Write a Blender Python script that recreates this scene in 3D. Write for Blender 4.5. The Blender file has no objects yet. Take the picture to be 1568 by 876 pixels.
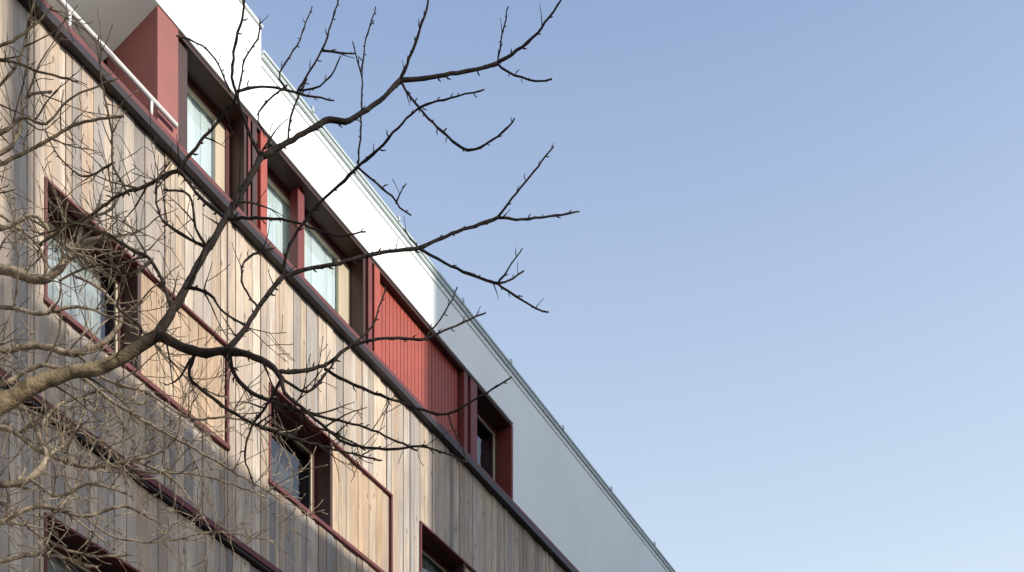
import bpy, bmesh, math, random
from mathutils import Vector, Matrix
random.seed(7)
scene=bpy.context.scene
R=math.radians
# ---------------------------------------------------------------- materials
def newmat(name):
    m=bpy.data.materials.new(name); m.use_nodes=True
    nt=m.node_tree; b=nt.nodes['Principled BSDF']; return m,nt,b
def N(nt,t,**k):
    n=nt.nodes.new(t)
    for a,v in k.items(): setattr(n,a,v)
    return n
def plain(name,col,rough=.5,var=.12,scale=6,bump=.1,metal=0,spec=.4,stretch=(1,1,1)):
    m,nt,b=newmat(name)
    tc=N(nt,'ShaderNodeTexCoord'); mp=N(nt,'ShaderNodeMapping'); mp.inputs['Scale'].default_value=stretch
    nt.links.new(tc.outputs['Object'],mp.inputs[0])
    no=N(nt,'ShaderNodeTexNoise'); no.inputs['Scale'].default_value=scale; no.inputs['Detail'].default_value=6
    nt.links.new(mp.outputs[0],no.inputs['Vector'])
    cr=N(nt,'ShaderNodeValToRGB')
    cr.color_ramp.elements[0].position=.3; cr.color_ramp.elements[1].position=.7
    cr.color_ramp.elements[0].color=(*[c*(1-var) for c in col],1)
    cr.color_ramp.elements[1].color=(*[min(1,c*(1+var)) for c in col],1)
    nt.links.new(no.outputs['Fac'],cr.inputs[0]); nt.links.new(cr.outputs[0],b.inputs['Base Color'])
    b.inputs['Roughness'].default_value=rough; b.inputs['Metallic'].default_value=metal
    b.inputs['Specular IOR Level'].default_value=spec
    if bump>0:
        n2=N(nt,'ShaderNodeTexNoise'); n2.inputs['Scale'].default_value=scale*12; n2.inputs['Detail'].default_value=4
        nt.links.new(mp.outputs[0],n2.inputs['Vector'])
        bp=N(nt,'ShaderNodeBump'); bp.inputs['Strength'].default_value=bump; bp.inputs['Distance'].default_value=.01
        nt.links.new(n2.outputs['Fac'],bp.inputs['Height']); nt.links.new(bp.outputs[0],b.inputs['Normal'])
    return m
def woodmat(name,cols,grey=.5):
    m,nt,b=newmat(name)
    at=N(nt,'ShaderNodeAttribute',attribute_name='tone')
    cr=N(nt,'ShaderNodeValToRGB'); e=cr.color_ramp.elements
    for i,c in enumerate(cols):
        p=i/(len(cols)-1)
        if i==0: e[0].position=0; e[0].color=(*c,1)
        elif i==len(cols)-1: e[-1].position=1; e[-1].color=(*c,1)
        else:
            q=e.new(p); q.color=(*c,1)
    nt.links.new(at.outputs['Fac'],cr.inputs[0])
    tc=N(nt,'ShaderNodeTexCoord')
    # offset coordinates per board
    off=N(nt,'ShaderNodeCombineXYZ'); mu=N(nt,'ShaderNodeMath',operation='MULTIPLY'); mu.inputs[1].default_value=57.
    nt.links.new(at.outputs['Fac'],mu.inputs[0]); nt.links.new(mu.outputs[0],off.inputs['Z']); nt.links.new(mu.outputs[0],off.inputs['Y'])
    ad=N(nt,'ShaderNodeVectorMath',operation='ADD'); nt.links.new(tc.outputs['Object'],ad.inputs[0]); nt.links.new(off.outputs[0],ad.inputs[1])
    def noise(sc,scale,det,rough=.6,src=ad):
        mp=N(nt,'ShaderNodeMapping'); mp.inputs['Scale'].default_value=sc
        nt.links.new(src.outputs[0],mp.inputs[0])
        n=N(nt,'ShaderNodeTexNoise'); n.inputs['Scale'].default_value=scale; n.inputs['Detail'].default_value=det; n.inputs['Roughness'].default_value=rough
        nt.links.new(mp.outputs[0],n.inputs['Vector']); return n
    g=noise((1,1,.035),55,8)
    gr=N(nt,'ShaderNodeMapRange'); gr.inputs['From Min'].default_value=.3; gr.inputs['From Max'].default_value=.7
    gr.inputs['To Min'].default_value=.66; gr.inputs['To Max'].default_value=1.18
    nt.links.new(g.outputs['Fac'],gr.inputs['Value'])
    m1=N(nt,'ShaderNodeVectorMath',operation='SCALE'); nt.links.new(cr.outputs[0],m1.inputs[0]); nt.links.new(gr.outputs[0],m1.inputs['Scale'])
    # weathered grey patches
    w=noise((1,1,.25),5,5)
    wr=N(nt,'ShaderNodeMapRange'); wr.inputs['From Min'].default_value=.42; wr.inputs['From Max'].default_value=.68; wr.inputs['To Max'].default_value=grey
    nt.links.new(w.outputs['Fac'],wr.inputs['Value'])
    mx=N(nt,'ShaderNodeMix',data_type='RGBA'); nt.links.new(wr.outputs[0],mx.inputs['Factor']); nt.links.new(m1.outputs[0],mx.inputs['A'])
    mx.inputs['B'].default_value=(.26,.245,.235,1)
    # warm resin / rust coloured patches running down
    w2=noise((1,1,.18),9,4)
    w2r=N(nt,'ShaderNodeMapRange'); w2r.inputs['From Min'].default_value=.55; w2r.inputs['From Max'].default_value=.75; w2r.inputs['To Max'].default_value=.45
    nt.links.new(w2.outputs['Fac'],w2r.inputs['Value'])
    mw=N(nt,'ShaderNodeMix',data_type='RGBA'); nt.links.new(w2r.outputs[0],mw.inputs['Factor']); nt.links.new(mx.outputs['Result'],mw.inputs['A']); mw.inputs['B'].default_value=(.34,.22,.13,1)
    # knots
    v=N(nt,'ShaderNodeTexVoronoi'); v.inputs['Scale'].default_value=4.2
    mp=N(nt,'ShaderNodeMapping'); mp.inputs['Scale'].default_value=(1.7,1,.55); nt.links.new(ad.outputs[0],mp.inputs[0]); nt.links.new(mp.outputs[0],v.inputs['Vector'])
    kr=N(nt,'ShaderNodeMapRange'); kr.inputs['From Min'].default_value=.05; kr.inputs['From Max'].default_value=.13; kr.inputs['To Min'].default_value=.75; kr.inputs['To Max'].default_value=0
    nt.links.new(v.outputs['Distance'],kr.inputs['Value'])
    mk=N(nt,'ShaderNodeMix',data_type='RGBA'); nt.links.new(kr.outputs[0],mk.inputs['Factor']); nt.links.new(mw.outputs['Result'],mk.inputs['A']); mk.inputs['B'].default_value=(.10,.05,.028,1)
    # broad random lighter and darker areas over the wall
    lg=N(nt,'ShaderNodeTexNoise'); lg.inputs['Scale'].default_value=.6; lg.inputs['Detail'].default_value=3; nt.links.new(tc.outputs['Object'],lg.inputs['Vector'])
    lr=N(nt,'ShaderNodeMapRange'); lr.inputs['From Min'].default_value=.35; lr.inputs['From Max'].default_value=.65; lr.inputs['To Min'].default_value=.90; lr.inputs['To Max'].default_value=1.12
    nt.links.new(lg.outputs['Fac'],lr.inputs['Value'])
    m3=N(nt,'ShaderNodeVectorMath',operation='SCALE'); nt.links.new(mk.outputs['Result'],m3.inputs[0]); nt.links.new(lr.outputs[0],m3.inputs['Scale'])
    nt.links.new(m3.outputs[0],b.inputs['Base Color'])
    b.inputs['Roughness'].default_value=.8; b.inputs['Specular IOR Level'].default_value=.2
    bp=N(nt,'ShaderNodeBump'); bp.inputs['Strength'].default_value=.35; bp.inputs['Distance'].default_value=.004
    nt.links.new(g.outputs['Fac'],bp.inputs['Height']); nt.links.new(bp.outputs[0],b.inputs['Normal'])
    return m
M={}
M['wood']=woodmat('weathered_larch',[(.23,.215,.205),(.46,.375,.295),(.60,.49,.375),(.36,.275,.205),(.62,.53,.43),(.30,.28,.265),(.55,.46,.37),(.43,.32,.235)],.55)
M['woodp']=woodmat('panel_larch',[(.40,.29,.19),(.54,.40,.28),(.50,.35,.23),(.40,.31,.235),(.58,.46,.34)],.35)
M['red']=plain('oxide_red_paint',(.32,.060,.038),.5,.12,3,.03)
M['block']=plain('oxide_red_render',(.25,.082,.070),.6,.10,2,.08)
M['fin']=plain('oxide_red_fins',(.15,.028,.025),.5,.14,3,.03)
M['trim']=plain('oxide_red_trim',(.115,.023,.023),.5,.14,3,.03)
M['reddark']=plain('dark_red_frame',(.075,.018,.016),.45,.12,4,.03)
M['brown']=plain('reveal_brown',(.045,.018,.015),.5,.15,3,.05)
M['black']=plain('flashing_dark',(.016,.010,.011),.4,.1,3,0)
M['white']=plain('white_render',(.83,.87,.87),.85,.035,1.2,.15,stretch=(1,1,.5))
M['cream']=plain('cream_soffit',(.84,.82,.77),.8,.04,1.5,.05)
M['coping']=plain('metal_coping',(.48,.54,.53),.35,.05,2,.0,.3)
M['timber']=plain('inner_timber_frame',(.44,.37,.27),.5,.1,8,.02,stretch=(1,1,.1))
M['curtain']=plain('pale_curtain',(.60,.64,.66),.9,.10,10,.05,stretch=(1,1,.04))
M['refl']=plain('painted_grey_reflection',(.36,.37,.37),.9,.45,5,.05)  # mottled grey imitating broken reflections in the glass
M['room']=plain('room_dark',(.05,.045,.045),.9,.2,2,0)
M['steel']=plain('white_steel',(.78,.78,.77),.35,.03,5,0)
M['backing']=plain('membrane',(.03,.025,.02),.9,.1,5,0)
# glass
m,nt,b=newmat('window_glass'); nt.nodes.remove(b)
out=nt.nodes['Material Output']; gl=N(nt,'ShaderNodeBsdfGlossy'); gl.inputs['Roughness'].default_value=.015; gl.inputs['Color'].default_value=(.95,.98,1,1)
tr=N(nt,'ShaderNodeBsdfTransparent'); tr.inputs['Color'].default_value=(.84,.89,.89,1)
fr=N(nt,'ShaderNodeFresnel'); fr.inputs['IOR'].default_value=1.9
nz=N(nt,'ShaderNodeTexNoise'); nz.inputs['Scale'].default_value=1.6; tc=N(nt,'ShaderNodeTexCoord'); nt.links.new(tc.outputs['Object'],nz.inputs['Vector'])
bp=N(nt,'ShaderNodeBump'); bp.inputs['Strength'].default_value=.25; bp.inputs['Distance'].default_value=.04; nt.links.new(nz.outputs['Fac'],bp.inputs['Height']); nt.links.new(bp.outputs[0],gl.inputs['Normal'])
mx=N(nt,'ShaderNodeMixShader'); nt.links.new(fr.outputs[0],mx.inputs[0]); nt.links.new(tr.outputs[0],mx.inputs[1]); nt.links.new(gl.outputs[0],mx.inputs[2]); nt.links.new(mx.outputs[0],out.inputs[0])
M['glass']=m
# ---------------------------------------------------------------- building
ANG=math.atan2(.8304,.5571)
def empty(name,loc=(0,0,0),rot=0):
    e=bpy.data.objects.new(name,None); scene.collection.objects.link(e); e.location=loc; e.rotation_euler=(0,0,rot); return e
FOOT=(-8.304,5.571,0)     # point of the facade line nearest the camera
bld=empty('timber_clad_apartment_building',FOOT,ANG)
def boxes(parent,name,mat,lst,bevel=0,tones=None):
    me=bpy.data.meshes.new(name); V=[];F=[];T=[]
    for i,(x0,x1,y0,y1,z0,z1) in enumerate(lst):
        k=len(V)
        V+=[(x0,y0,z0),(x1,y0,z0),(x1,y1,z0),(x0,y1,z0),(x0,y0,z1),(x1,y0,z1),(x1,y1,z1),(x0,y1,z1)]
        F+=[(k,k+3,k+2,k+1),(k+4,k+5,k+6,k+7),(k,k+1,k+5,k+4),(k+1,k+2,k+6,k+5),(k+2,k+3,k+7,k+6),(k+3,k,k+4,k+7)]
        if tones: T+=[tones[i]]*6
    me.from_pydata(V,[],F)
    if tones:
        a=me.attributes.new('tone','FLOAT','FACE'); a.data.foreach_set('value',T)
    me.materials.append(mat); ob=bpy.data.objects.new(name,me); scene.collection.objects.link(ob); ob.parent=parent
    if bevel:
        bv=ob.modifiers.new('bevel','BEVEL'); bv.width=bevel; bv.segments=2
    return ob
def panes(parent,name,mat,lst):
    me=bpy.data.meshes.new(name); V=[];F=[]
    for (x0,x1,y0,y1,z0,z1) in lst:
        k=len(V); V+=[(x0,y0,z0),(x1,y0,z0),(x1,y0,z1),(x0,y0,z1)]; F.append((k,k+1,k+2,k+3))
    me.from_pydata(V,[],F); me.materials.append(mat); ob=bpy.data.objects.new(name,me); scene.collection.objects.link(ob); ob.parent=parent
    return ob
ZA=14.30; ZW=15.80; ZB=16.75; XL=-16.; XR=34.
bays=[]
for k in range(-6,8):
    s0=9.26+3.1*k
    bays.append((s0,s0+1.116,s0+2.42))
storeys=[(11.36,12.62),(7.86,9.12),(4.36,5.62),(.9,2.12)]
openings=[]
for (z0,z1) in storeys:
    for (a,wb,c) in bays: openings.append((a,c,z0,z1))
def strips(x0,x1,z0,z1,width,widths=None):
    """vertical board columns minus openings"""
    xs=[x0]; x=x0
    while x<x1:
        x+= random.choice(widths) if widths else width
        xs.append(min(x,x1))
    for o in openings:
        if o[3]>z0 and o[2]<z1:
            for q in (o[0],o[1]):
                if x0<q<x1: xs.append(q)
    xs=sorted(xs); res=[]
    for a,b in zip(xs,xs[1:]):
        if b-a<.012: continue
        c=(a+b)/2; segs=[(z0,z1)]
        for o in openings:
            if o[0]<c<o[1]:
                ns=[]
                for (p,q) in segs:
                    if o[3]<=p or o[2]>=q: ns.append((p,q)); continue
                    if o[2]>p: ns.append((p,o[2]))
                    if o[3]<q: ns.append((o[3],q))
                segs=ns
        for (p,q) in segs: res.append((a,b,p,q))
    return res
bl=[];tn=[]
ZC=10.20
for (z0,z1) in ((ZC+.08,14.20),(6.9,ZC-.08),(3.4,6.76),(.25,3.26)):
    cols=strips(XL,XR,z0,z1,.12,[.07,.105,.135,.135,.15])
    for (a,b,p,q) in cols:
        off=random.choice([0,.0,.006,.012,.018])
        g=random.choice([.002,.003,.004,.006])
        bl.append((a+g,b-g,off,.045,p+.002,q-.002)); tn.append(random.random())
boxes(bld,'cladding_boards',M['wood'],bl,0,tn)
bk=[(a,b,.046,.12,p,q) for (a,b,p,q) in strips(XL,XR,.2,14.2,1.0)]
boxes(bld,'cladding_backing',M['backing'],bk)
boxes(bld,'core',M['room'],[(XL,XR,.62,12,0,14.1),(7.9,XR,.62,12,14.1,16.5),(XL,7.9,1.6,12,14.1,16.5)])
panels=[];pt=[];trim=[];rev=[];glass=[];curt=[];refl=[];frame=[];timb=[];sash=[]
for (z0,z1) in storeys:
    for bi,(a,wb,c) in enumerate(bays):
        x=wb+.05
        while x<c-.035:
            w=min(random.choice([.1,.13,.15]),c-.03-x)
            panels.append((x+.003,x+w-.003,.02+random.choice([0,.004]),.08,z0+.02,z1-.03)); pt.append(random.random()); x+=w
        rev.append((wb+.05,c-.02,.081,.13,z0+.02,z1-.03))
        trim+= [(a-.02,c+.014,-.035,.10,z0-.045,z0+.012)]
        trim+= [(a-.012,c+.012,-.022,.10,z1-.024,z1+.006),(a-.012,a+.018,-.020,.10,z0+.013,z1-.026),(c-.018,c+.012,-.020,.10,z0+.013,z1-.026)]
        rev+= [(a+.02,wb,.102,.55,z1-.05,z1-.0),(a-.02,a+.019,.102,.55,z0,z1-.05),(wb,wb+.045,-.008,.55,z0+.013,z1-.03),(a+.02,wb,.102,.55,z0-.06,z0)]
        A=a+.02;B=wb;y0,y1=.27,.33
        frame+= [(A,A+.05,y0,y1,z0,z1-.05),(B-.05,B,y0,y1,z0,z1-.05),(A+.05,B-.05,y0,y1,z0,z0+.05),(A+.05,B-.05,y0,y1,z1-.11,z1-.05)]
        sash+= [(A+.05,A+.07,y0+.015,y1,z0+.05,z1-.11),(B-.075,B-.05,y0+.015,y1,z0+.05,z1-.11),(A+.07,B-.075,y0+.015,y1,z0+.05,z0+.07),(A+.07,B-.075,y0+.015,y1,z1-.135,z1-.11)]
        glass.append((A+.07,B-.075,y0+.03,y0+.036,z0+.07,z1-.135))
        if bi%2==1:  # grey strips behind the pane, painted stand-in for its reflections
            x=A+.06
            while x<A+.86:
                w=random.uniform(.06,.14); refl.append((x,x+w-.004,.36+.025*random.random(),.40,z0,z1-.1)); x+=w
        elif bi%4==0: curt.append((B-.35,B-.06,.40,.41,z0,z1-.1))
boxes(bld,'infill_panel_boards',M['woodp'],panels,0,pt)
boxes(bld,'bay_trim',M['trim'],trim,.003)
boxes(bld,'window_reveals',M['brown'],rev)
boxes(bld,'window_frames',M['reddark'],frame,.004)
boxes(bld,'window_sashes',M['timber'],sash,.003)
boxes(bld,'reflection_strips',M['refl'],refl)
band=[];bandr=[]
for z in (ZC,6.83,3.33):
    band.append((XL,XR,-.060,.12,z-.07,z-.032)); bandr.append((XL,XR,-.075,.12,z-.030,z+.050))
bandr.append((XL,XR,-.085,.20,ZA-.002,ZA+.075)); band.append((XL,XR,-.10,.12,ZA-.098,ZA-.004))
boxes(bld,'floor_flashings',M['black'],band,.004)
boxes(bld,'floor_bands_red',M['trim'],bandr,.006)
# ---- attic storey
WY=-.03
wl=[(14.906,XR,WY,.6,ZA-.01+.09,ZB-.10),
    (9.10,14.904,WY,.6,ZW,ZB-.10),
    (XL,9.098,WY,.9,ZW,17.03)]
boxes(bld,'white_parapet_wall',M['white'],wl,.004)
boxes(bld,'roof_slab',M['cream'],[(XL,7.538,.9,1.6,ZW,16.5)])
cop=[(9.10,XR,WY-.045,.66,ZB-.04,ZB),(9.10,XR,WY-.03,.62,ZB-.098,ZB-.042)]
cop+=[(9.10,XR,WY-.012,.0,ZB-.20,ZB-.185)]
boxes(bld,'parapet_coping',M['coping'],cop,.004)
boxes(bld,'parapet_coping_tall',M['white'],[(XL,9.11,WY-.03,.93,17.032,17.06)],.004)
cl=[]
for x in (9.95,11.74,13.35,14.75,16.5,18.4,20.4,22.5,25):
    cl.append((x,x+.035,WY-.06,WY-.02,ZB-.02,ZB+.05)); cl.append((x-.02,x+.055,WY-.03,WY+.05,ZB+.001,ZB+.012))
boxes(bld,'coping_clips',M['coping'],cl)
boxes(bld,'corner_strip',M['cream'],[(20.65,21.5,WY-.05,WY-.002,ZA+.1,ZB-.6)])
zf=ZA+.076; DY=.27
redp=[];darkp=[]; finp=[]
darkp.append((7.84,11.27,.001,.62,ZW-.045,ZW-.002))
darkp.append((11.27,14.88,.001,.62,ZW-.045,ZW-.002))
boxes(bld,'balcony_end_wall',M['block'],[(7.540,7.83,-.012,.95,zf,ZW-.003)],.004)
darkp.append((6.6,7.539,1.24,1.295,ZA,ZW-.001))
boxes(bld,'balcony_back_wall',M['cream'],[(XL,7.539,1.30,1.59,ZA-.2,ZW-.001)])
boxes(bld,'balcony_floor',M['cream'],[(XL,7.53,.13,1.23,ZA-.2,ZA-.02)])
def fin(x0,x1,y0=.0,y1=.45,m=None):
    (finp if m is None else m).append((x0,x1,y0,y1,zf,ZW-.046))
frame2=[]
def win(x0,x1,curtain=True,tr_=.1,f=.045):
    A,B=x0,x1; y0,y1=DY,DY+.07; z0=zf; z1=ZW-.046
    frame2.extend([(A,A+f,y0,y1,z0,z1),(B-f,B,y0,y1,z0,z1),(A+f,B-f,y0,y1,z1-.07,z1),(A+f,B-f,y0,y1,z0,z0+.05)])
    t=.03
    timb.extend([(A+f,A+f+t,y0+.02,y1,z0+.05,z1-.07),(B-f-tr_,B-f,y0+.02,y1,z0+.05,z1-.07),(A+f+t,B-f-tr_,y0+.02,y1,z1-.10,z1-.07)])
    glass.append((A+f+t,B-f-tr_,y0+.04,y0+.046,z0+.05,z1-.10))
    if curtain:
        x=A+f
        while x<B-f-.05:
            w=random.uniform(.05,.12); curt.append((x,min(x+w,B-f-.05),y0+.085+random.uniform(0,.012),y0+.13,z0,z1-.06)); x+=w+.0005
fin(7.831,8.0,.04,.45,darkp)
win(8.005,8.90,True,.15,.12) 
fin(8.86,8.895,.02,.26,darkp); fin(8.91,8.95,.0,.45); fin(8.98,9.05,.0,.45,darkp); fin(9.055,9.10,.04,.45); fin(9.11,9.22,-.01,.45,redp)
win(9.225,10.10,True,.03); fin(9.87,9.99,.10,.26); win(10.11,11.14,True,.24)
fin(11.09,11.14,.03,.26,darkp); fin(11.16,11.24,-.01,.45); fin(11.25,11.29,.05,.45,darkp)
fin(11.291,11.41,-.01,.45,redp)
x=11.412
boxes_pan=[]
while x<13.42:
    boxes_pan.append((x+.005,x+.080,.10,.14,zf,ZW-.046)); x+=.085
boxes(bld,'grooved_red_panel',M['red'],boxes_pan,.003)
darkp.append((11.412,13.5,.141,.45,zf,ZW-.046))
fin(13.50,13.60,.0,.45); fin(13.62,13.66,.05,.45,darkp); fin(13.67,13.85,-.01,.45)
win(13.851,14.86,False,.03,.06)
fin(14.861,14.903,-.02,.45)
boxes(bld,'attic_red_panels',M['red'],redp,.004)
boxes(bld,'attic_red_fins',M['fin'],finp,.004)
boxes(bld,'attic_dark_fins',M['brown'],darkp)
boxes(bld,'attic_window_frames',M['reddark'],frame2,.004)
boxes(bld,'attic_timber_sashes',M['timber'],timb,.003)
panes(bld,'glass_panes',M['glass'],glass)
boxes(bld,'curtains',M['curtain'],curt)
boxes(bld,'plinth_and_roof',M['cream'],[(XL,XR,-.02,.6,0,.2),(XL,XR,.95,12,16.501,16.6)])
def tube(V,F,pts,rad,sides=6,cap=True,jit=0):
    n=len(pts); base=len(V)
    up=Vector((0,0,1))
    for i,p in enumerate(pts):
        if i==0: t=pts[1]-p
        elif i==n-1: t=p-pts[i-1]
        else: t=pts[i+1]-pts[i-1]
        if t.length<1e-9: t=Vector((0,0,1))
        t.normalize()
        if i==0:
            a=up if abs(t.z)<.9 else Vector((1,0,0))
            u=t.cross(a).normalized()
        else:
            u=(u-t*u.dot(t)); u=u.normalized() if u.length>1e-6 else t.cross(up).normalized()
        w=t.cross(u)
        for k in range(sides):
            an=2*math.pi*k/sides; r=rad[i]*(1+(random.uniform(-jit,jit) if jit else 0))
            V.append(p+(u*math.cos(an)+w*math.sin(an))*r)
    for i in range(n-1):
        for k in range(sides):
            a=base+i*sides+k; b=base+i*sides+(k+1)%sides
            F.append((a,b,b+sides,a+sides))
    if cap:
        F.append(tuple(base+k for k in reversed(range(sides)))); F.append(tuple(base+(n-1)*sides+k for k in range(sides)))
def meshobj(name,V,F,mat,parent=None,smooth=True):
    me=bpy.data.meshes.new(name); me.from_pydata([tuple(v) for v in V],[],F); me.materials.append(mat)
    if smooth: me.polygons.foreach_set('use_smooth',[True]*len(me.polygons))
    ob=bpy.data.objects.new(name,me); scene.collection.objects.link(ob)
    if parent: ob.parent=parent
    return ob
V=[];F=[]
hz=14.56
tube(V,F,[Vector((XL,-.07,hz)),Vector((0,-.07,hz)),Vector((7.76,-.07,hz))],[.030]*3,12)
for x in [7.72-1.02*k for k in range(0,20)]:
    tube(V,F,[Vector((x-.3,-.07,hz-.02)),Vector((x-.3,-.06,ZA+.07))],[.016]*2,8)
meshobj('balcony_handrail',V,F,M['steel'],bld)

# ---------------------------------------------------------------- opposite buildings
M['render2']=plain('neighbour_render',(.42,.38,.32),.9,.1,.8,.1)
M['roof2']=plain('neighbour_roof',(.12,.10,.09),.8,.1,2,.1)
M['frame2']=plain('neighbour_frames',(.7,.7,.68),.5,.03,2,0)
def neighbour(name,x0,x1,z1,depth=11,y=-22,mat='render2'):
    e=empty(name,FOOT,ANG)
    boxes(e,'walls',M[mat],[(x0,x1,y-depth,y,0,z1-.25)])
    boxes(e,'roof',M['roof2'],[(x0-.0,x1+.0,y-depth,y+.02,z1-.249,z1)])
    fr=[];gs=[];si=[]
    nx=max(1,int((x1-x0-1)/2.6))
    for k in range(nx):
        cx=x0+ (x1-x0)*(k+.5)/nx
        z=1.0
        while z+1.7<z1-.5:
            a,b=cx-.55,cx+.55
            fr+=[(a,a+.07,y+.002,y+.06,z,z+1.6),(b-.07,b,y+.002,y+.06,z,z+1.6),(a+.07,b-.07,y+.002,y+.06,z+1.53,z+1.6),(a+.07,b-.07,y+.002,y+.06,z,z+.07),(cx-.03,cx+.03,y+.002,y+.055,z+.07,z+1.53)]
            gs.append((a+.07,b-.07,y+.001,y+.02,z+.07,z+1.53)); si.append((a-.08,b+.08,y+.001,y+.12,z-.08,z-.002))
            z+=3.1
    boxes(e,'window_frames',M['frame2'],fr); boxes(e,'window_glass',M['neighglass'],gs); boxes(e,'window_sills',M['frame2'],si)
    return e
m,nt,b=newmat('neighbour_glass'); b.inputs['Base Color'].default_value=(.04,.05,.06,1); b.inputs['Roughness'].default_value=.05; M['neighglass']=m
EL=R(22); phi=R(6); YN=22
ds=YN*math.tan(phi); dz=YN*math.tan(EL)/math.cos(phi)
TW=12.62+28*math.tan(phi)
n1=neighbour('neighbouring_apartment_block',5.62+ds,TW-.02,11.25+dz,6)
boxes(n1,'shade_stack',M['render2'],[(5.72+ds+.02,6.08+ds,-22.32,-22.02,20.0,25.2)])  # unseen stack added to cast a narrow strip of shade on the facade
neighbour('neighbouring_tower_block',TW,60,29,6,-22,'render2')

# ---------------------------------------------------------------- ground
gm=plain('ground_soil',(.16,.15,.12),.95,.2,.5,.2); am=plain('asphalt',(.05,.05,.052),.9,.15,3,.3); pm=plain('paving',(.28,.27,.25),.85,.1,2,.2)
def sheet(name,x0,x1,y0,y1,z,mat,rot=0,loc=(0,0,0)):
    me=bpy.data.meshes.new(name); me.from_pydata([(x0,y0,z),(x1,y0,z),(x1,y1,z),(x0,y1,z)],[],[(0,1,2,3)]); me.materials.append(mat)
    o=bpy.data.objects.new(name,me); scene.collection.objects.link(o); o.location=loc; o.rotation_euler=(0,0,rot); return o
sheet('ground',-1500,1500,-1500,1500,-.12,gm)
sheet('road',-200,200,-19.5,-13.5,-.11,am,ANG,FOOT)
pv=boxes(None,'pavement',pm,[(-100,100,-13.49,-.03,-.11,-.001),(-100,100,-21.9,-19.51,-.11,-.001)]); pv.location=FOOT; pv.rotation_euler=(0,0,ANG)

# ---------------------------------------------------------------- trees
def bark(name,cols,sun_col=None):
    m,nt,b=newmat(name)
    tc=N(nt,'ShaderNodeTexCoord'); no=N(nt,'ShaderNodeTexNoise'); no.inputs['Scale'].default_value=14; no.inputs['Detail'].default_value=7
    nt.links.new(tc.outputs['Object'],no.inputs['Vector'])
    cr=N(nt,'ShaderNodeValToRGB'); e=cr.color_ramp.elements; e[0].position=.35;e[1].position=.68
    e[0].color=(*cols[0],1); e[1].color=(*cols[1],1); nt.links.new(no.outputs['Fac'],cr.inputs[0])
    b.inputs['Roughness'].default_value=.85; b.inputs['Specular IOR Level'].default_value=.15
    if sun_col:  # sunlit tint mixed into the bark colour by a vertex factor
        at=N(nt,'ShaderNodeAttribute',attribute_name='sunlit'); mx=N(nt,'ShaderNodeMix',data_type='RGBA')
        nt.links.new(at.outputs['Fac'],mx.inputs['Factor']); nt.links.new(cr.outputs[0],mx.inputs['A'])
        c2=N(nt,'ShaderNodeValToRGB'); e=c2.color_ramp.elements; e[0].position=.38; e[1].position=.62
        e[0].color=(*[q*.35 for q in sun_col],1); e[1].color=(*sun_col,1); nt.links.new(no.outputs['Fac'],c2.inputs[0]); nt.links.new(c2.outputs[0],mx.inputs['B'])
        nt.links.new(mx.outputs['Result'],b.inputs['Base Color'])
    else: nt.links.new(cr.outputs[0],b.inputs['Base Color'])
    n2=N(nt,'ShaderNodeTexNoise'); n2.inputs['Scale'].default_value=60; n2.inputs['Detail'].default_value=5; nt.links.new(tc.outputs['Object'],n2.inputs['Vector'])
    bp=N(nt,'ShaderNodeBump'); bp.inputs['Strength'].default_value=.8; bp.inputs['Distance'].default_value=.012
    nt.links.new(n2.outputs['Fac'],bp.inputs['Height']); nt.links.new(bp.outputs[0],b.inputs['Normal'])
    return m
CZ=1.6
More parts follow.
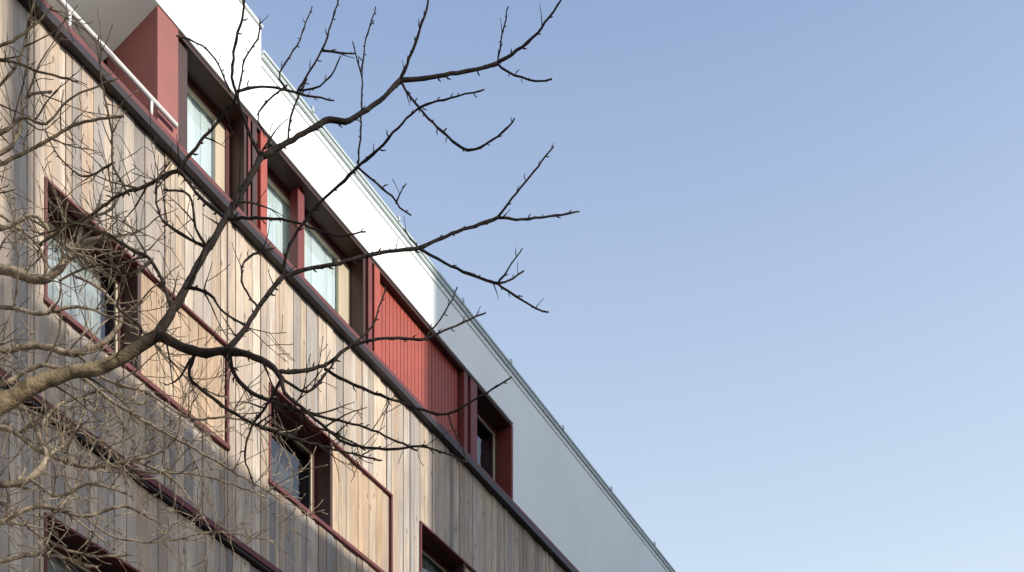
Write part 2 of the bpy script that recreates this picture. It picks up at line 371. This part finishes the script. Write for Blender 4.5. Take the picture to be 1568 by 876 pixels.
class Tree:
    def __init__(s,y0): s.V=[];s.F=[];s.pts=[];s.y0=y0
    def world(s,u,v,y): return Vector((y*(u-784)/1568,y,CZ+y*(1890-v)/1568))
    def limb(s,path,slope=0,start=None):
        """surveyed limb: bearings (u,v), apparent width; depth follows parent then drifts"""
        u0,v0,w0=path[0]
        if start is not None: y=start
        elif s.pts:
            q=min(s.pts,key=lambda p:(p[0]-u0)**2+(p[1]-v0)**2); y=q[2]
        else: y=s.y0
        P=path; out=[]
        n=len(P)
        for i in range(n-1):
            p0=P[max(0,i-1)];p1=P[i];p2=P[i+1];p3=P[min(n-1,i+2)]
            L=math.hypot(p2[0]-p1[0],p2[1]-p1[1]); k=max(2,int(L/9))
            for j in range(k):
                t=j/k
                f=lambda a,b,c,d:.5*((2*b)+(-a+c)*t+(2*a-5*b+4*c-d)*t*t+(-a+3*b-3*c+d)*t**3)
                jj=1.2 if j else .3
                out.append((f(p0[0],p1[0],p2[0],p3[0])+random.uniform(-1,1)*jj,f(p0[1],p1[1],p2[1],p3[1])+random.uniform(-1,1)*jj,p1[2]+(p2[2]-p1[2])*t))
        out.append(P[-1])
        pts=[];rad=[];prev=None
        for (u,v,w) in out:
            if prev: y+=slope*math.hypot(u-prev[0],v-prev[1])/260.
            prev=(u,v)
            pts.append(s.world(u,v,y)); r=max(w,1.5)/1568*y/2
            rad.append(r*random.choice([1,1,1,1.0,.95,1.12,1.25 if w<6 else 1.06]))
            s.pts.append((u,v,y))
        tube(s.V,s.F,pts,rad,10 if P[0][2]>6 else 6)
        return pts,rad
    def spurs(s,pts,rad,step=.06,ln=(.012,.035)):
        acc=0
        for i in range(1,len(pts)-1):
            acc+=(pts[i]-pts[i-1]).length
            if acc>step*random.uniform(.6,1.4):
                acc=0; t=(pts[i+1]-pts[i]).normalized()
                d=rdir(t,60); L=random.uniform(*ln); r=max(.0022,rad[i]*.45); r=min(r,.004)
                tube(s.V,s.F,[pts[i],pts[i]+d*L*.6,pts[i]+d*L+t*L*.3],[r,r*1.25,r*.5],5)
    def twigs(s,pts,rad,density,ln,lvl,up=.25,rmin=.0016,spread=50):
        """random side shoots in 3D"""
        L=sum((b-a).length for a,b in zip(pts,pts[1:])); n=int(L*density+random.random())
        for _ in range(n):
            i=random.randrange(1,max(2,len(pts)-1)); i=min(i,len(pts)-2)
            t=(pts[i+1]-pts[i]).normalized(); d=rdir(t,spread)
            ll=random.uniform(*ln); k=max(4,int(ll/.03)); st=ll/k
            p=pts[i].copy(); q=[p.copy()]; r0=min(rad[i]*.6,.0035+ll*.008); rr=[r0]
            bend=Vector((random.uniform(-1,1),random.uniform(-1,1),random.uniform(-.5,1)+up))*.10
            for j in range(k):
                d=(d+bend*.6+Vector((random.uniform(-1,1),random.uniform(-1,1),random.uniform(-1,1)))*.13).normalized()
                p=p+d*st; q.append(p.copy()); rr.append(max(rmin,r0*(1-.75*(j+1)/k))*random.choice([1,1,1.25]))
            tube(s.V,s.F,q,rr,5)
            if lvl>0: s.twigs(q,rr,density*1.3,(ln[0]*.45,ln[1]*.5),lvl-1,up,rmin)
def rdir(t,spread):
    a=Vector((random.gauss(0,1),random.gauss(0,1),random.gauss(0,1))); a=(a-t*a.dot(t)).normalized()
    an=R(spread*random.uniform(.7,1.3)); return (t*math.cos(an)+a*math.sin(an)).normalized()
def finish(t,name,mat,sun_facs=None):
    e=empty(name); ob=meshobj('trunk_and_branches',t.V,t.F,mat,e)
    if sun_facs:
        a=ob.data.attributes.new('sunlit','FLOAT','POINT'); a.data.foreach_set('value',sun_facs)
    return e
# ---- dark street tree
T=Tree(5.6)
lead=[(-330,905,40),(-200,780,32),(-90,675,27),(0,620,23),(50,591,20),(100,573,18),(160,560,16),(205,536,16),(242,512,15)]
p,r=T.limb(lead,0); root=p[0].copy(); nlead=len(T.V); leadend=p[-1].copy(); T.twigs(p[30:],r[30:],5,(.1,.4),1)
ntw=len(T.V)
def L(path,sl=0,kind=0):
    p,r=T.limb(path,sl)
    T.spurs(p,r,.05)
    if kind==1: T.twigs(p,r,5,(.08,.32),1,.2)
    elif kind==2: T.twigs(p,r,8,(.08,.40),1,.25)
    elif kind==0: T.twigs(p,r,1.0,(.03,.10),0,.3)
    return p,r
L([(242,512,15),(262,480,12.5),(285,440,10.5),(318,380,9.5),(345,335,9),(375,285,8.5),(400,240,8.5)],.3,1)
L([(400,240,8.5),(440,218,7),(480,196,6.5),(505,183,8),(528,187,7),(570,162,6),(595,142,6),(612,124,7.5)],.2,0)
L([(612,124,6.5),(650,120,5),(700,112,5),(740,104,4.5),(762,97,5.5)],.2)
L([(762,97,5),(800,72,4),(830,42,3.3),(860,-4,2.5)],-.2)
L([(612,124,5.5),(624,98,4.5),(640,55,4),(655,5,3.2),(662,-40,3)],-.3)
L([(762,97,3),(766,75,2.6),(772,40,2.3),(778,10,1.8)],.5)
L([(762,97,3.5),(780,111,2.8),(820,124,2.4),(845,121,2)],-.5)
L([(612,124,4),(628,148,3.6),(650,175,3.4),(685,208,3),(716,230,3),(745,220,2.6),(770,202,2.4),(788,181,2)],-.4)
L([(242,512,14),(275,530,12.5),(315,541,11.5),(352,536,9),(388,547,9),(412,558,8.5),(432,580,8)],-.3,1)
L([(350,533,8),(372,508,7),(395,472,6.3),(412,448,6),(433,424,6.5)],.3,1)
L([(433,424,6),(470,412,5),(510,405,5),(560,392,4.6),(605,384,4.4),(642,380,5)],.3,0)
L([(642,380,4.6),(700,355,4.2),(735,343,4),(762,333,4.6)],.2)
L([(762,333,3.6),(800,336,3),(850,330,2.6),(887,324,2)],.3)
L([(762,333,3.6),(778,312,3),(805,278,2.8),(835,240,2.4),(848,224,2)],-.3)
L([(642,380,4.2),(680,402,3.5),(720,420,3.4),(762,434,3.9)],-.3)
L([(762,434,3.4),(790,454,2.7),(820,472,2.4),(840,478,2)],-.2)
L([(762,434,2.8),(785,427,2.4),(802,415,2)],.4)
L([(762,434,2.8),(778,412,2.3),(800,380,1.7)],-.4)
L([(433,424,5),(440,385,4),(462,345,3.6),(495,305,3.6),(520,283,3.6),(547,256,4.2)],-.3,0)
L([(547,256,4),(580,228,3.5),(610,196,3.2),(645,163,2.8),(690,150,2.4),(742,137,1.8)],-.3)
L([(547,256,3.2),(570,275,2.8),(600,300,2.6),(612,318,2.4),(630,330,2)],.2)
L([(606,312,2.4),(612,298,2.1),(622,281,1.7)],-.2)
L([(548,250,3),(552,200,2.7),(554,150,2.6),(553,112,2.5),(545,85,2.2),(540,64,1.8)],.1)
L([(553,112,2.3),(558,70,2.2),(566,40,2),(575,11,1.6)],.3)
L([(642,380,2.5),(628,365,2.2),(618,350,1.9)],.3)
L([(400,240,5.5),(378,195,5),(364,150,5),(355,118,4.5),(360,70,4),(372,20,3.5),(376,-20,3)],-.3,0)
L([(364,140,3.6),(400,133,3),(440,139,3),(480,148,2.6),(512,154,2)],.3,0)
L([(455,140,3.1),(475,108,2.9),(494,74,2.9),(507,38,2.4),(520,-8,2)],-.2,0)
L([(494,78,2.4),(520,81,2.2),(545,82,1.8)],.3)
L([(440,139,2.6),(428,112,2.3),(455,70,2.3),(468,35,2),(478,10,1.7)],.3)
L([(458,138,2.6),(490,132,2.3),(512,108,2.2),(522,85,1.7)],-.4)
L([(440,218,3.2),(445,180,3),(456,150,2.8),(470,120,2.3)],.2,0)
L([(364,150,3),(375,90,2.6),(395,60,2.2),(398,30,2)],.4)
L([(440,130,2.4),(405,160,2.4),(395,185,2.2),(415,215,2)],.2)
L([(352,140,3),(335,100,2.6),(310,70,2.2),(270,55,2)],.2,0)
L([(432,580,7),(436,602,6),(460,622,5),(490,648,4.4),(530,678,4),(590,688,3.3),(650,684,2.7),(715,708,2)],-.3,1)
L([(425,570,5.5),(470,567,5),(505,555,4.4),(540,528,4.2),(590,518,3.4),(650,519,3),(690,502,2.6),(744,479,2)],.3,0)
L([(497,565,4.5),(540,588,4),(600,612,3.4),(650,628,3.2),(686,634,3),(735,607,2.4),(784,577,2)],-.3,0)
L([(540,528,3),(570,500,2.6),(580,470,2.3),(590,440,2)],.3,0)
L([(650,519,2.5),(680,480,2.2),(700,440,1.9)],.2,0)
L([(686,634,2.3),(700,670,2),(716,708,1.8)],.2,0)
L([(352,540,6.5),(360,575,6),(390,604,5.5),(440,622,4.5),(500,640,3.6),(560,655,3),(640,690,2.4)],.2,2)
L([(300,540,6),(290,575,5.5),(320,605,5),(370,640,4.4),(430,665,4),(520,690,3),(585,705,2.3)],.4,2)
L([(262,480,6),(252,440,5.5),(232,400,5),(198,380,5),(150,352,4.5),(110,345,4),(60,375,3)],.2,2)
L([(232,400,4),(200,420,3.6),(150,405,3.2),(90,430,2.8)],-.2,2)
L([(345,335,5.5),(300,295,5),(272,262,5.5),(225,284,4.5),(180,300,4),(130,335,3.4),(60,360,2.6)],.3,2)
L([(272,262,4.8),(306,218,4.3),(340,178,4),(362,148,4)],-.1,1)
L([(198,298,4),(172,250,3.6),(172,205,3.2),(160,150,3),(153,100,2.6),(150,58,2)],.3,1)
L([(345,335,4.2),(400,334,3.6),(450,340,3),(510,360,2.4),(560,355,2)],-.2,0)
L([(318,380,4.4),(280,360,3.8),(245,330,3.4),(240,280,3),(262,245,2.3)],.3,2)
L([(285,440,4.6),(320,450,3.8),(345,480,3.2),(380,500,2.6)],-.3,2)
L([(318,380,4),(300,350,3.4),(290,300,3),(250,290,2.6)],-.3,2)
L([(395,472,3.6),(370,430,3),(380,395,2.6),(420,380,2)],.3,1)
L([(432,580,4),(470,600,3.4),(500,570,3),(520,540,2.6)],.2,1)
L([(172,250,3),(130,270,2.8),(90,240,2.4),(70,200,2)],.3,2)
L([(205,536,5.5),(215,500,4.6),(180,470,4),(190,430,3.4),(160,390,3)],-.2,2)
L([(432,580,4.5),(415,610,3.8),(385,655,3.2),(375,700,2.6),(390,745,2)],.2,1)
L([(460,622,3.4),(475,650,3),(515,665,2.6),(560,690,2.2)],.3,1)
for pth in ([(-70,290,7),(0,252,5),(55,225,4.2),(120,190,3.6),(190,178,2.6)],
            [(-70,200,6),(0,130,4),(30,90,3.6),(45,30,3),(60,-20,2.4)],
            [(-70,220,6),(0,205,4.5),(35,180,3.6),(70,190,3),(110,150,2.4),(180,120,2)],
            [(-70,120,5),(0,92,4),(60,110,3),(120,125,2.4)],
            [(-70,60,5),(0,70,4),(50,40,3),(80,10,2)]):
    p,r=T.limb(pth,.2,5.6); T.twigs(p,r,7,(.1,.4),1,.2)
base=Vector((-4.75,5.3,-.02))
n0=len(T.V)
tr=[base,base+Vector((.03,.02,.8)),Vector((-4.62,5.4,2.2)),Vector((-4.45,5.5,3.6)),root]
tube(T.V,T.F,tr,[.24,.17,.15,.135,.078],12)
lead2=[Vector((-4.45,5.5,3.6)),Vector((-4.6,5.6,5.2)),Vector((-4.3,5.6,6.6)),Vector((-3.9,5.6,7.3))]
tube(T.V,T.F,lead2,[.12,.09,.06,.02],10)
n1_=len(T.V)
for tgt in (T.world(-70,290,5.6),T.world(-70,200,5.6),T.world(-70,120,5.6),T.world(-70,60,5.6)):
    tube(T.V,T.F,[Vector((-4.4,5.6,6.3)),(Vector((-4.4,5.6,6.3))+tgt)/2+Vector((-.1,0,.1)),tgt],[.035,.02,.011],7)
for k in range(6):
    a=R(150+k*28); pts=[Vector((-4.5,5.6,4.6+.3*k))]
    d=Vector((math.cos(a),math.sin(a)*.6,.8)).normalized(); rr=[.05]
    for j in range(10): d=(d+Vector((random.uniform(-1,1),random.uniform(-1,1),random.uniform(-.6,1)))*.15).normalized(); pts.append(pts[-1]+d*.2); rr.append(.05-.0042*(j+1))
    tube(T.V,T.F,pts,rr,7)
sun_facs=[]  # painted sunlight per vertex: strong on leading limb and trunk, fainter at left
for i,vv in enumerate(T.V):
    if i<nlead or n0<=i<n1_: sun_facs.append(max(0,min(1,(vv-leadend).length/.35-.1)))
    elif i<ntw: sun_facs.append(.6)
    else: sun_facs.append(max(0,min(.35,(-1.75-vv.x)/2.5)))
dark=bark('dark_bark',[(.009,.007,.006),(.030,.022,.018)],(.26,.20,.12))  # last colour is the sunlit look of the limb, put into the bark
finish(T,'bare_street_tree',dark,sun_facs)
# ---- pale tree
T2=Tree(7.0)
def L2(path,sl=0,dn=9,ln=(.1,.6),lv=1):
    p,r=T2.limb(path,sl,7.0+random.uniform(-.35,.35) if path[0][0]<-50 else None); T2.spurs(p,r,.06,(.012,.03)); T2.twigs(p,r,dn,ln,lv,.2,.0021,48); return p
ends=[]
for pth in ([(-90,400,17),(0,412,14),(50,426,13),(75,425,11),(98,402,11),(120,378,9),(150,365,5),(190,360,3)],
            [(-90,560,11),(-10,540,9),(60,530,9),(120,542,8),(170,515,7),(185,480,5),(150,440,4),(110,420,3)],
            [(-90,740,12),(0,742,10),(45,733,9),(72,700,8),(60,660,5),(90,620,4),(150,600,3)],
            [(-90,690,10),(0,655,8),(60,690,6),(130,715,5),(200,705,4),(250,690,3),(285,650,2.4)],
            [(-90,840,10),(0,800,7),(60,775,6),(130,790,5),(190,775,4),(240,800,3)],
            [(-90,600,9),(0,590,6),(60,560,5.5),(120,575,5),(180,620,4.4),(250,660,4),(320,700,3.4),(380,735,2.8),(430,765,2.2)],
            [(-90,480,8),(0,470,6),(60,480,5),(120,470,4),(180,490,3),(240,520,2.4)],
            [(-90,900,9),(0,860,6),(70,850,5),(150,870,4)],
            [(-90,650,8),(0,620,6),(70,640,5),(140,670,4),(210,720,3.4),(290,725,3),(350,740,2.4),(405,760,2)],
            [(-90,780,8),(0,770,5),(60,820,4),(130,850,3.4),(200,850,3)],
            [(-90,240,7),(0,235,6),(30,200,5),(40,150,4),(80,140,3)],
            [(-90,330,7),(0,350,6),(50,330,5),(90,370,4),(140,400,3)]):
    q=L2(pth,random.uniform(-.2,.2)); ends.append(q[0])
for pth in ([(120,378,6),(130,340,4.6),(170,320,3.4),(190,280,2.6)],[(75,425,5),(60,380,4),(30,350,3.4),(0,330,2.8)],
            [(120,542,5),(160,580,4.4),(220,600,3.8),(290,640,3.2),(350,640,2.6),(430,660,2)],
            [(185,480,4.4),(210,500,4),(250,540,3.6),(300,590,3),(350,610,2.4)],
            [(200,705,3.4),(260,730,3),(310,790,2.6),(330,830,2.2)],
            [(130,790,3.6),(170,820,3),(240,830,2.6),(330,815,2.2),(420,830,1.8)],
            [(45,733,5),(90,760,4.4),(140,740,3.8),(200,760,3)],[(72,700,5),(110,670,4),(130,620,3.4),(125,560,2.8)]):
    L2(pth,random.uniform(-.4,.4))
tb=Vector((-5.4,7.3,-.02))
ax=[tb,Vector((-5.35,7.25,.8)),Vector((-5.2,7.2,3)),Vector((-5.0,7.1,5)),Vector((-4.75,7.05,7)),Vector((-4.7,7.0,8.6)),Vector((-4.9,7,10.2))]
tube(T2.V,T2.F,ax,[.26,.19,.16,.13,.10,.06,.02],12)
for e_ in ends:
    zz=max(3.5,e_.z-.7); f=(zz-3)/4; o=Vector((-5.2+.45*f,7.2-.15*f,zz))
    tube(T2.V,T2.F,[o,(o+e_)/2+Vector((0,0,-.05)),e_],[.045,.036,.022],8)
finish(T2,'bare_pale_tree',bark('sunlit_pale_bark',[(.12,.09,.065),(.38,.31,.22)]))  # pale colour also carries the sunlit look of these limbs
# ---- tall bare tree further along the pavement; its crown shades the facade lightly
T3=Tree(1)
rs=random.Random(21)
def grow(p,d,L,r,lv):
    k=6; q=[p.copy()]; rr=[r]
    for j in range(k):
        d=(d+Vector((rs.uniform(-1,1),rs.uniform(-1,1),rs.uniform(-.6,1)))*.11).normalized(); p=p+d*(L/k); q.append(p.copy()); rr.append(r*(1-.40*(j+1)/k))
    tube(T3.V,T3.F,q,rr,7 if lv>2 else 4)
    if lv==0: return
    for c_ in range(3 if lv>1 else 2):
        i=rs.randint(3,k); a=Vector((rs.gauss(0,1),rs.gauss(0,1),rs.gauss(0,1))); a=(a-d*a.dot(d)).normalized()
        an=R(rs.uniform(15,40)); grow(q[i],(d*math.cos(an)+a*math.sin(an)+Vector((0,0,.2))).normalized(),L*rs.uniform(.58,.74),rr[i]*.68,lv-1)
nv=Vector((.8304,-.5571,0)); dv=Vector((.5571,.8304,0))
tp=nv*2.6+dv*8.9
grow(Vector((tp.x,tp.y,-.02)),Vector((0,0,1)),8.2,.24,5)
finish(T3,'bare_street_tree.001',dark)

# ---------------------------------------------------------------- light
n=nv; d=dv
Ld=(n*math.cos(phi)+d*math.sin(phi))*math.cos(EL)+Vector((0,0,math.sin(EL)))
sl=bpy.data.lights.new('sun','SUN'); sl.energy=5.0; sl.angle=R(.5); sl.color=(1,.93,.82)
so=bpy.data.objects.new('sun',sl); scene.collection.objects.link(so); so.rotation_euler=Ld.to_track_quat('Z','Y').to_euler(); so.location=(20,-10,30)
w=bpy.data.worlds.new('World'); scene.world=w; w.use_nodes=True; nt=w.node_tree
bg=nt.nodes['Background']; sk=nt.nodes.new('ShaderNodeTexSky'); sk.sky_type='NISHITA'; sk.sun_disc=False
sk.sun_elevation=EL; sk.sun_rotation=math.atan2(Ld.x,Ld.y); sk.air_density=1.0; sk.dust_density=1.5; sk.ozone_density=1.5
# thin high haze: denser toward the horizon (world-space elevation)
tc=N(nt,'ShaderNodeTexCoord'); sx=N(nt,'ShaderNodeSeparateXYZ'); nt.links.new(tc.outputs['Generated'],sx.inputs[0])
mr=N(nt,'ShaderNodeMapRange'); mr.inputs['From Min'].default_value=.50; mr.inputs['From Max'].default_value=.80
mr.inputs['To Min'].default_value=.84; mr.inputs['To Max'].default_value=.10; nt.links.new(sx.outputs['Z'],mr.inputs['Value'])
sc=N(nt,'ShaderNodeVectorMath',operation='MULTIPLY'); sc.inputs[1].default_value=(2.15,2.0,2.1); nt.links.new(sk.outputs[0],sc.inputs[0])
mx=N(nt,'ShaderNodeMix',data_type='RGBA'); nt.links.new(mr.outputs[0],mx.inputs['Factor']); nt.links.new(sc.outputs[0],mx.inputs['A']); mx.inputs['B'].default_value=(4.75,5.55,6.3,1)
hb=N(nt,'ShaderNodeMapRange'); hb.inputs['From Min'].default_value=.05; hb.inputs['From Max'].default_value=.55; hb.inputs['To Min'].default_value=1.35; hb.inputs['To Max'].default_value=1.0
nt.links.new(sx.outputs['Z'],hb.inputs['Value'])
s2=N(nt,'ShaderNodeVectorMath',operation='SCALE'); nt.links.new(mx.outputs['Result'],s2.inputs[0]); nt.links.new(hb.outputs[0],s2.inputs['Scale'])
nt.links.new(s2.outputs[0],bg.inputs[0]); bg.inputs[1].default_value=.15
# ---------------------------------------------------------------- camera
c=bpy.data.cameras.new('camera'); co=bpy.data.objects.new('camera',c); scene.collection.objects.link(co)
co.location=(0,0,CZ); co.rotation_euler=(R(90),0,0); c.sensor_width=36; c.lens=36; c.shift_y=1452/1568; c.clip_end=4000; c.clip_start=.05
scene.camera=co
scene.view_settings.view_transform='Standard'; scene.view_settings.look='None'; scene.view_settings.exposure=0
